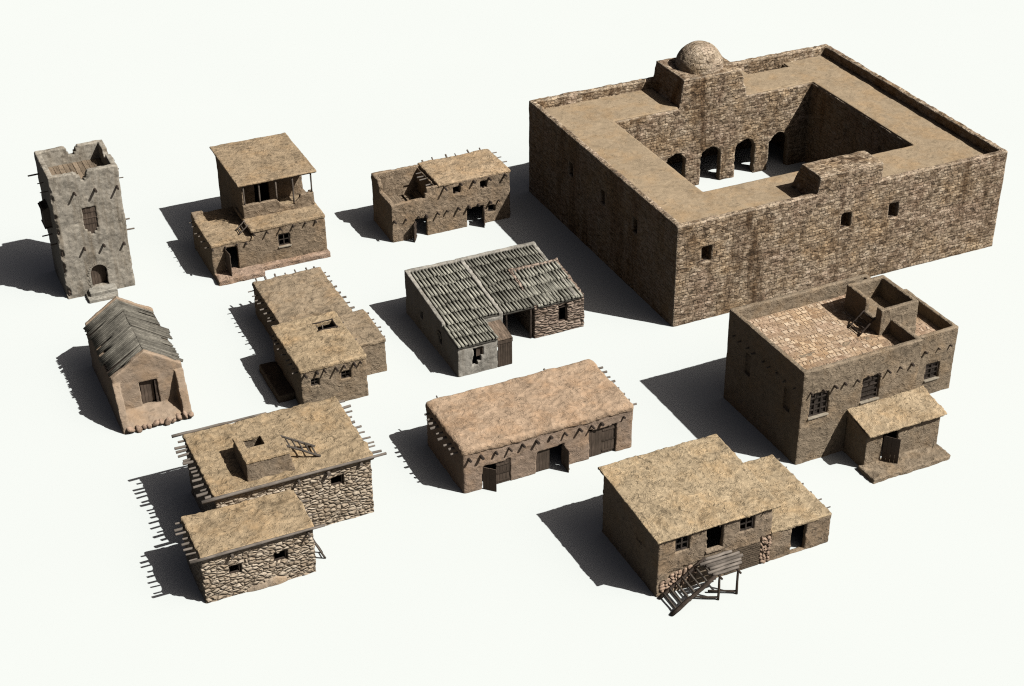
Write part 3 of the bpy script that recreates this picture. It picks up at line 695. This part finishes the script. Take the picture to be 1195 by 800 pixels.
# ------------------------------------------------------------------ 8. walled courtyard building
def caravanserai():
    t = thing('courtyard_building', 'huge square brick building round an open courtyard with a small dome', 'fortified building', (13.08, 132.23), 25.35)
    cols = [(.075, .052, .034), (.215, .157, .103), (.40, .308, .212), (.575, .455, .32), (.76, .64, .48)]
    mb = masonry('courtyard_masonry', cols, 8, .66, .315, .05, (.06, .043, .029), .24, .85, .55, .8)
    mr = mud('courtyard_roof', (.36, .282, .183), 8.5, .35, .5)
    v = Vox((-.5, -.5, -.4), (38.5, 32.7, 16.3), .14, 81)
    v.box(0, 37.95, 0, 32.1, -.3, 9.6, .12)
    v.cut(6.9, 31.6, 7.1, 25.4, -1, 17)
    v.cut(7.5, 31.0, 26.2, 31.3, -1, 8.6)
    for x in (14.6, 19.05, 23.45, 27.85): v.arch(x, 2.5, -1, 3.05, 25, 26.6)
    v.box(0, .7, 0, 32.1, 9, 9.95, .15).box(0, 37.95, 0, .7, 9, 9.95, .15)     # kerb on the two near sides
    p = Vox((-.5, -.5, -.4), (38.5, 32.7, 16.3), .14, 81)
    v.box(0, 37.95, 31.4, 32.1, 9, 10.8, .12).box(37.25, 37.95, 0, 32.1, 9, 10.8, .12)
    v.box(0, .7, 0, 32.1, 9, 10.75, .12) if False else None
    v.box(0, .65, .0, 32.1, 9, 10.75, .2).box(0, 37.95, 0, .65, 9, 10.75, .2)
    # gate block over the front wall
    q = p; q.box(15.1, 22.75, 0.02, 4.3, 8, 12.55, .2); q.below(lambda X, Y: 12.55+0*X-.0*Y)
    X, Y, Z = q.X, q.Y, q.Z
    q.d = np.maximum(q.d, (15.1+(Z-9.7)*.12)-X); q.d = np.maximum(q.d, Y-(4.4-(Z-9.7)*.4))
    v.d = np.minimum(v.d, q.d)
    # domed block over the back range
    q.d[:] = 5; q.box(14.6, 23.2, 25.38, 31.6, 8, 12.85, .15)
    q.d = np.maximum(q.d, (14.65+(Z-9.7)*.16)-X); q.d = np.maximum(q.d, X-(23.15-(Z-9.7)*.26))
    v.d = np.minimum(v.d, q.d)
    dm = Vox((15, 24.8, 12.3), (22.3, 31.8, 16.3), .12, 83).ball(18.65, 28.3, 12.85, 2.62).rough(.03, .03, .7, .3)
    vpart('dome', dm, masonry('dome_masonry', [(.16, .115, .078), (.32, .25, .172), (.45, .36, .255), (.58, .47, .345), (.74, .63, .48)], 8.7, .6, .3, .05, (.13, .095, .064), .16, .3, .6, .6), t)  # paler stone than the walls: the dome's sunlit brightness is put into its colour
    for a, b, z0, z1 in ((2.75, 3.85, 6.3, 7.9), (18.4, 19.5, 6.35, 8.0), (23.95, 25.05, 6.2, 7.85)): v.cut(a, b, -.5, 1.3, z0, z1)
    for y in (21.9, 14.8, 8.0): v.cut(-.5, .7, y-.45, y+.45, 6.3, 7.8)
    for y in (18.2, 12.0): v.cut(31.3, 31.8, y-.45, y+.45, 5.9, 7.4)
    v.cut(26.5, 31.6, 30.4, 31.45, 8.6, 12)
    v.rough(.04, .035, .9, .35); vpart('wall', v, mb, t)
    r = Vox((.3, .3, 9.2), (37.7, 31.9, 10.2), .12, 82)
    r.box(.5, 37.4, .5, 31.5, 9.4, 9.74, .03).cut(6.8, 31.7, 7.0, 25.5, 9, 11).cut(14.7, 23.1, 24, 31.5, 9, 11).cut(26.4, 31.7, 30.3, 31.7, 9, 11)
    r.rough(.03, .02, 1.5, .4); vpart('roof', r, mr, t)
    for a, b, z0, z1 in ((2.75, 3.85, 6.3, 7.9), (18.4, 19.5, 6.35, 8.0), (23.95, 25.05, 6.2, 7.85)): window(t, a-.02, b+.02, z0-.02, z1+.02, .3, W_DARK, 1, 1, .06)
caravanserai()

# ------------------------------------------------------------------ 9. stone house with long eave logs
def stone_house():
    t = thing('stone_house', 'rubble stone house with two flat mud roofs, long eave logs and a mud hatch box', 'house', (-24.38, 92.58))
    ms = rubble('cream_rubble', [(.27, .205, .14), (.42, .335, .24), (.55, .455, .34), (.70, .60, .47)], 9, 2.0, 1.65, (.085, .06, .04), .075)
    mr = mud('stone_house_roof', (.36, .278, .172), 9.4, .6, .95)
    v = Vox((-.6, -.6, -.3), (15.9, 14.7, 5.8), .08, 91)
    v.shell(0, 8.65, 0, 5.3, -.2, 4.2, .5, .06).shell(2.7, 15.24, 5.04, 14.0, -.2, 5.4, .5, .06)
    v.cut(2.0, 2.92, -.5, .9, 1.9, 2.75).cut(5.45, 6.5, -.5, .9, 1.92, 2.85).cut(11.8, 12.85, 4.6, 6, 3.5, 4.4)
    v.rough(.05, .05, .7, .22); vpart('wall', v, ms, t)
    r = Vox((-.7, -.8, 3.7), (9.5, 5.6, 5.0), .08, 92).box(.0, 8.8, -.12, 5.2, 4.08, 4.44, .1).rough(.09, .055, .8, .3); vpart('roof', r, mr, t)
    r = Vox((2.0, 4.3, 4.9), (16.2, 14.9, 6.2), .08, 93).box(2.6, 15.45, 4.9, 14.15, 5.25, 5.62, .1).cut(6.15, 7.65, 7.75, 9.1, 5, 6).rough(.09, .055, .8, .3); vpart('roof', r, mr, t)
    q = Vox((2.2, -.6, -.3), (7.4, .5, 1.2), .06, 95).ball(4.2, .12, -.05, .75, False, (.62, 2.3, 1.4)).ball(5.4, .12, .0, .8, False, (.75, 2.4, 1.1)).rough(.05, .04, .6, .2); vpart('plaster_skirt', q, mud('skirt_mud', (.40, .325, .235), 9.9, .2, .8), t)
    k = Vox((4.4, 5.2, 5.2), (9.9, 10.4, 7.6), .07, 94).box(5.1, 9.4, 5.75, 9.85, 5.3, 7.2, .03)
    X, Y, Z = k.X, k.Y, k.Z
    for e in ((5.5+(Z-5.6)*.06)-X, X-(9.3-(Z-5.6)*.2), (5.8+(Z-5.6)*.17)-Y, Y-(9.75-(Z-5.6)*.12)): k.d = np.maximum(k.d, e*.9)
    k.cut(6.15, 7.65, 7.75, 9.1, 5, 8); top = k.d.copy()
    k.d = np.maximum(k.d, Z-7.02); k.rough(.045, .03, .8, .25); vpart('hatch_box', k, mud('hatch_wall', (.21, .168, .118), 9.7, .4, .9), t)
    k.d = np.maximum(top-.05, 6.98-Z); k.rough(.03, .03, .8, .25); vpart('hatch_top', k, mr, t)
    mpart('eave_log', MB().log((-.8, -.25, 4.36), (9.5, -.25, 4.36), .13, .1, wob=.03, n=8), W_GREY, t)
    mpart('eave_log', MB().log((1.6, 4.78, 5.58), (16.4, 4.78, 5.58), .15, .11, wob=.03, n=8), W_GREY, t)
    mpart('eave_log', MB().log((1.8, 14.2, 5.6), (9.6, 14.2, 5.6), .13, .09, wob=.03, n=8), W_GREY, t)
    for x in (3.2, 8.2): beam(t, (x-.9 if x < 4 else x, 0, 3.98), (0, -1, 0), .5, .13, W_BEAM, 'eave_bracket')
    for x in (9.2, 11.6, 14.3): beam(t, (x, 5.04, 5.15), (0, -1, 0), .5, .15, W_BEAM, 'eave_bracket')
    beams(t, W_GREY, 'y', .3, 4.9, 8, 0, 4.1, (-1, 0, 0), .75, .11, .1)
    beams(t, W_GREY, 'y', 5.6, 13.6, 14, 2.7, 5.25, (-1, 0, 0), .9, .12, .15)
    beams(t, W_GREY, 'y', 5.7, 13.6, 11, 15.24, 5.25, (1, 0, 0), .85, .11, .2)
    beams(t, W_BEAM, 'y', .8, 4.6, 5, 8.65, 4.05, (1, 0, 0), .6, .1)
    for x0, x1, z0, z1, y in ((2.02, 2.9, 1.92, 2.73, .25), (5.47, 6.48, 1.94, 2.83, .25), (11.82, 12.83, 3.52, 4.38, 5.3)): window(t, x0, x1, z0, z1, y, W_DARK, 1, 1)
    g = (-24.38, 92.58)
    ladder('ladder leaning on the mud hatch box on the upper roof of the stone house', g, 25.4, (11.6, 7.25, 5.66), (8.75, 7.95, 7.2), 1.45, 6, W_STEP, .105)
    ladder('small ladder leaning on the right side wall of the stone house at the lower block', g, 25.4, (9.75, 1.6, .02), (8.8, 1.6, 2.3), .75, 6, W_STEP, .08)
stone_house()

# ------------------------------------------------------------------ 10. house with the outside stair
def stair_house():
    t = thing('mud_house', 'two storey mud house with a straw roof and a low annex on its right', 'house', (9.05, 93.29))
    mw = mud('stair_wall', (.265, .21, .147), 10, .3, .9); mr = mud('stair_roof', (.41, .325, .205), 10.5, .7, 1.0)
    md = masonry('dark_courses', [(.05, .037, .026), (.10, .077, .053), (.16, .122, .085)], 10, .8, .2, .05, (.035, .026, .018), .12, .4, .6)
    v = Vox((-.6, -.6, -.3), (16.0, 9.4, 6.2), .085, 101)
    v.shell(0, 9.85, 0, 8.8, -.2, 5.9, .42, .05).shell(9.5, 15.35, 0, 8.5, -.2, 2.75, .42, .06)
    v.below(lambda X, Y: np.where(X < 9.87, 5.18+.055*Y, 2.75)+0*Y)
    v.cut(4.15, 5.55, -.5, .9, 2.9, 5.0).cut(1.5, 2.65, -.5, .9, 3.7, 4.95).cut(7.0, 8.25, -.5, .9, 3.7, 4.95).cut(11.8, 13.1, -.5, .9, .12, 2.5)
    v.cut(.15, 3.4, -.3, .1, .25, 1.3).cut(1.0, 3.4, -.3, .1, 1.2, 1.95).cut(2.2, 3.6, -.3, .1, 1.9, 2.2).cut(8.98, 9.85, -.3, .12, .1, 2.6)
    v.cut(-.5, .1, 2.4, 3.4, 3.2, 4.4)
    v.rough(.04, .03); vpart('wall', v, mw, t)
    r = Vox((-.7, -.7, 4.9), (11.0, 10.0, 6.6), .07, 102).box(-.2, 10.4, -.25, 9.35, 4, 7, .02)
    r.d = np.maximum(r.d, np.abs(r.Z-(5.33+.055*r.Y))-.09); r.rough(.035, .03, .9, .2); vpart('roof', r, mr, t)
    r = Vox((9.3, -.6, 2.3), (16.0, 9.2, 3.3), .08, 103).box(9.87, 15.42, -.06, 8.6, 2.55, 2.88, .1).rough(.05, .035); vpart('annex_roof', r, mr, t)
    for x0, x1 in ((1.52, 2.63), (7.02, 8.23)): window(t, x0, x1, 3.72, 4.93, .15, W_FRAME, 2, 2, .12)
    leaf(t, (4.2, .3), 1.2, 2.95, 4.95, 70, W_DARK)
    b = MB().box(4.1, 5.6, -.14, .3, 2.8, 2.93); mpart('threshold', b, mw, t)
    b = MB(); rs = random.Random(5)
    for x0, x1, z0, z1 in ((.15, 3.4, .25, 1.3), (1.0, 3.4, 1.3, 1.9)):
        z = z0+.12
        while z < z1:
            x = x0+.12
            while x < x1:
                q = rs.uniform(.10, .27)
                if rs.random() > .22: b.stone(x+q, .07, z+rs.uniform(-.12, .12), q, .13, q*rs.uniform(.55, .9))
                x += q*1.9
            z += .29
    mpart('exposed_stones', b, STONE_PINK, t)
    b = MB(); z = .2
    while z < 2.6:
        for x in (9.13, 9.42, 9.7): b.stone(x+rs.uniform(-.1, .1), .03, z+rs.uniform(-.1, .1), rs.uniform(.10, .25), .16, rs.uniform(.10, .2))
        z += .27
    mpart('exposed_stones', b, STONE_PINK, t)
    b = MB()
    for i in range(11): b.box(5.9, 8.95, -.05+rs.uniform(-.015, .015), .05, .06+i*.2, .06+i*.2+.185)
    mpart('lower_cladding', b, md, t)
    beams(t, W_DARK, 'x', .6, 9.2, 9, 0, 5.05, (0, -1, 0), .2, .055)
    beams(t, W_BEAM, 'y', .8, 8.0, 7, 15.35, 2.66, (1, 0, 0), .35, .07)
    # the stair stands on its own poles
    s = thing('pole_stair', 'rough pole stair with a landing of poles before the upper door of the mud house', 'staircase', (9.05, 93.29))
    mpart('rail', MB().log((.15, -.25, .05), (3.95, -.25, 2.55), .13, .11, wob=.05, n=6), W_DARK, s)
    mpart('rail', MB().log((.05, -2.25, .05), (3.65, -2.25, 2.45), .16, .14, wob=.05, n=6), W_DARK, s)
    for i in range(7):
        f = (i+.8)/7.4; mpart('tread', MB().log((.1+3.75*f, -2.4, .1+2.42*f), (.1+3.8*f, -.15, .1+2.45*f), .09, .08, wob=.06, n=3), W_STEP, s)
    for i in range(6):
        y = -.25-i*.36; a = 3.75+random.uniform(-.5, .1); e = 6.3+random.uniform(-.6, .55)
        mpart('landing_pole', MB().log((a, y, 2.42), (e, y+random.uniform(-.06, .06), 2.42), .145, .115, wob=.04), W_GREY, s)
    for x in (4.05, 5.65):
        mpart('post', MB().log((x, -2.2, -.05), (x+.03, -2.15, 2.32), .1, .085, wob=.06), W_DARK, s)
        mpart('cross_bar', MB().log((x, -2.55, 2.24), (x, .0, 2.26), .08), W_DARK, s)
        mpart('ground_bar', MB().log((x, -2.2, .25), (x-1.9, -1.2, .2), .08), W_DARK, s)
stair_house()

# ------------------------------------------------------------------ 11. tall house with roof terrace and porch
def terrace_house():
    t = thing('mud_house', 'tall mud house with tiled roof terrace, roof chamber and front porch', 'house', (21.70, 110.01), 26.0)
    mw = mud('terrace_wall', (.268, .216, .15), 11, .4, .9); mr = mud('porch_roof', (.40, .315, .2), 11.5, .7, 1.0)
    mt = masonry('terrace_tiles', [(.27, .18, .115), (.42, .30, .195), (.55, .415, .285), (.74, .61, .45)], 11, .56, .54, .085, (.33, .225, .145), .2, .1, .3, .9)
    v = Vox((-.6, -3.6, -.3), (19.6, 12.0, 10.7), .09, 111)
    v.shell(0, 14.2, 3.8, 11.4, -.2, 9.1, .45, .1).box(0, .45, 0, 11.4, -.2, 9.1, .1).box(0, 11.8, 0, .45, -.2, 9.1, .1).box(11.35, 11.8, 0, 3.9, -.2, 9.1, .1)
    v.cut(.45, 10.4, 3.0, 4.8, 7.7, 11)
    v.cut(10.4, 14.3, 3.5, 4.8, 7.7, 11).box(11.35, 11.8, 0, 3.95, 7, 9.1, .1)
    v.shell(11.8, 19.0, 3.8, 11.3, -.2, 6.4, .42, .1)
    v.shell(10.3, 14.2, 3.9, 9.0, 7.0, 10.2, .42, .1)
    v.cut(9.9, 11, 4.7, 6.1, 8.95, 11)
    v.box(4.75, 5.1, -2.95, -.05, -.2, 5).box(12.0, 12.35, -2.95, -.05, -.2, 5).box(4.75, 12.35, -2.95, -2.6, -.2, 5)
    sl = (slice(None), slice(0, 40), slice(None))
    v.d[sl] = np.maximum(v.d[sl], v.Z-(4.08+.2*v.Y[:, sl[1]]-.12))
    v.cut(.85, 2.72, -.5, .9, 4.45, 6.75).cut(6.05, 7.8, -.5, .9, 4.5, 6.85).cut(16.0, 17.45, 3.4, 4.7, 1.6, 3.2)
    v.cut(6.5, 7.95, -3.4, -2.3, .4, 2.95)
    v.cut(-.5, .3, 1.6, 2.6, 4.3, 6.4).cut(-.5, .3, 7.6, 8.5, 4.3, 6.4)
    v.rough(.04, .03); vpart('wall', v, mw, t)
    f = Vox((.2, .2, 7.2), (14.2, 11.4, 8.0), .1, 112).box(.35, 11.5, .35, 4.2, 7.4, 7.72, .02).box(.35, 10.5, 3.5, 11.1, 7.4, 7.72, .02).box(10.3, 14, 8.8, 11.1, 7.4, 7.72, .02); vpart('terrace_floor', f, mt, t)
    f = Vox((11.2, 3.6, 4.8), (19, 11.4, 5.6), .1, 113).box(11.7, 18.7, 4.1, 11.0, 5.0, 5.3, .02); vpart('terrace_floor', f, mt, t)
    f = Vox((10.4, 4.0, 7.6), (14.2, 9.0, 8.9), .08, 114).box(10.6, 13.9, 4.2, 8.7, 7.9, 8.4, .02).rough(.03, .02); vpart('chamber_floor', f, mw, t)
    r = Vox((4.2, -4.0, 2.9), (13.1, .5, 4.8), .07, 115).box(4.68, 12.6, -3.4, .1, 2, 6, .02)
    r.d = np.maximum(r.d, np.abs(r.Z-(4.14+.2*r.Y))-.10); r.rough(.05, .04, .8, .22); vpart('porch_roof', r, mr, t)
    s = Vox((3.6, -5.7, -.3), (13.4, -2.5, .9), .06, 116).box(4.3, 12.2, -5.0, -2.7, -.2, .42, .1)
    s.d = np.maximum(s.d, (s.X-12.3)*.7+(-s.Y-4.3)*.35) if False else s.d
    s.rough(.08, .05, .8, .25); vpart('porch_step', s, mw, t)
    leaf(t, (6.52, -2.95), 1.4, .45, 2.85, -52, W_DARK)
    for x0, x1, z0, z1, nx, nz in ((.87, 2.70, 4.47, 6.73, 3, 4), (6.07, 7.78, 4.52, 6.83, 1, 5)): window(t, x0, x1, z0, z1, .16, W_FRAME, nx, nz, .13, SILL, True)
    window(t, 16.02, 17.43, 1.62, 3.18, 3.95, W_FRAME, 2, 3, .11, SILL, True)
    beams(t, W_DARK, 'x', .7, 10.9, 10, 0, 6.98, (0, -1, 0), .38, .10)
    beams(t, W_DARK, 'x', 15.6, 18.4, 3, 3.8, 4.75, (0, -1, 0), .38, .10)
    beams(t, W_DARK, 'x', 5.2, 11.9, 10, -2.95, 3.28, (0, -1, 0), .35, .1)
    beams(t, W_BEAM, 'y', 1.2, 10.4, 9, 0, 6.98, (-1, 0, 0), .3, .085)
    ladder('wide ladder leaning up to the doorway of the roof chamber on the tiled terrace', (21.70, 110.01), 26, (8.7, 5.35, 7.74), (10.25, 5.35, 9.1), 1.5, 4, W_DARK, .08)
terrace_house()


# ------------------------------------------------------------------ ground, light, camera
def ground():
    b = bmesh.new(); n = 8; L = 700
    bmesh.ops.create_grid(b, x_segments=n, y_segments=n, size=L)
    me = bpy.data.meshes.new('ground'); b.to_mesh(me); b.free()
    t = NT('white_ground'); p = t.pos()
    nz = t.noise(p, .05, 3, .5)
    m = t.done(t.ramp(nz, [(.3, (.700, .735, .712)), (.7, (.706, .741, .718))]))
    m.node_tree.nodes['Principled BSDF'].inputs['Specular IOR Level'].default_value = 0
    o = link('ground', me, m); o.location = (0, 150, 0); o['kind'] = 'structure'
ground()

AZ, EL = -20.2, 49.4          # where the sun stands: degrees ccw from +X, and above the horizon
w = bpy.data.worlds.new('World'); S.world = w; w.use_nodes = True
nt = w.node_tree; bg = nt.nodes['Background']
sky = nt.nodes.new('ShaderNodeTexSky'); sky.sky_type = 'NISHITA'; sky.sun_disc = False
sky.sun_elevation = R(EL); sky.sun_rotation = R(90-AZ); sky.air_density = .085; sky.dust_density = 2.3; sky.ozone_density = 0.0
nt.links.new(sky.outputs[0], bg.inputs[0]); bg.inputs[1].default_value = .05
sun = bpy.data.lights.new('sun', 'SUN'); sun.energy = 5.0; sun.angle = R(.5); sun.color = (1, .985, .96)
so = bpy.data.objects.new('sun', sun); COL.objects.link(so)
to = Vector((math.cos(R(AZ))*math.cos(R(EL)), math.sin(R(AZ))*math.cos(R(EL)), math.sin(R(EL))))
so.rotation_euler = to.to_track_quat('Z', 'Y').to_euler(); so.location = to*200+Vector((0, 130, 0))

cam = bpy.data.cameras.new('camera'); co = bpy.data.objects.new('camera', cam); COL.objects.link(co)
co.location = (0, 0, 80); co.rotation_euler = (R(90-31.73), 0, 0)
cam.sensor_fit = 'HORIZONTAL'; cam.sensor_width = 36; cam.lens = 36*1900/1195
cam.shift_x = -26.35/1195; cam.shift_y = 0
cam.clip_start = 1; cam.clip_end = 3000
S.camera = co
S.view_settings.view_transform = 'Standard'; S.view_settings.look = 'None'
S.view_settings.exposure = 0.0; S.view_settings.gamma = 1
S.cycles.max_bounces = 4; S.cycles.diffuse_bounces = 1; S.cycles.sample_clamp_indirect = .028
S.cycles.use_adaptive_sampling = True; S.cycles.use_denoising = False; S.cycles.filter_width = 1.15; S.cycles.adaptive_threshold = .005
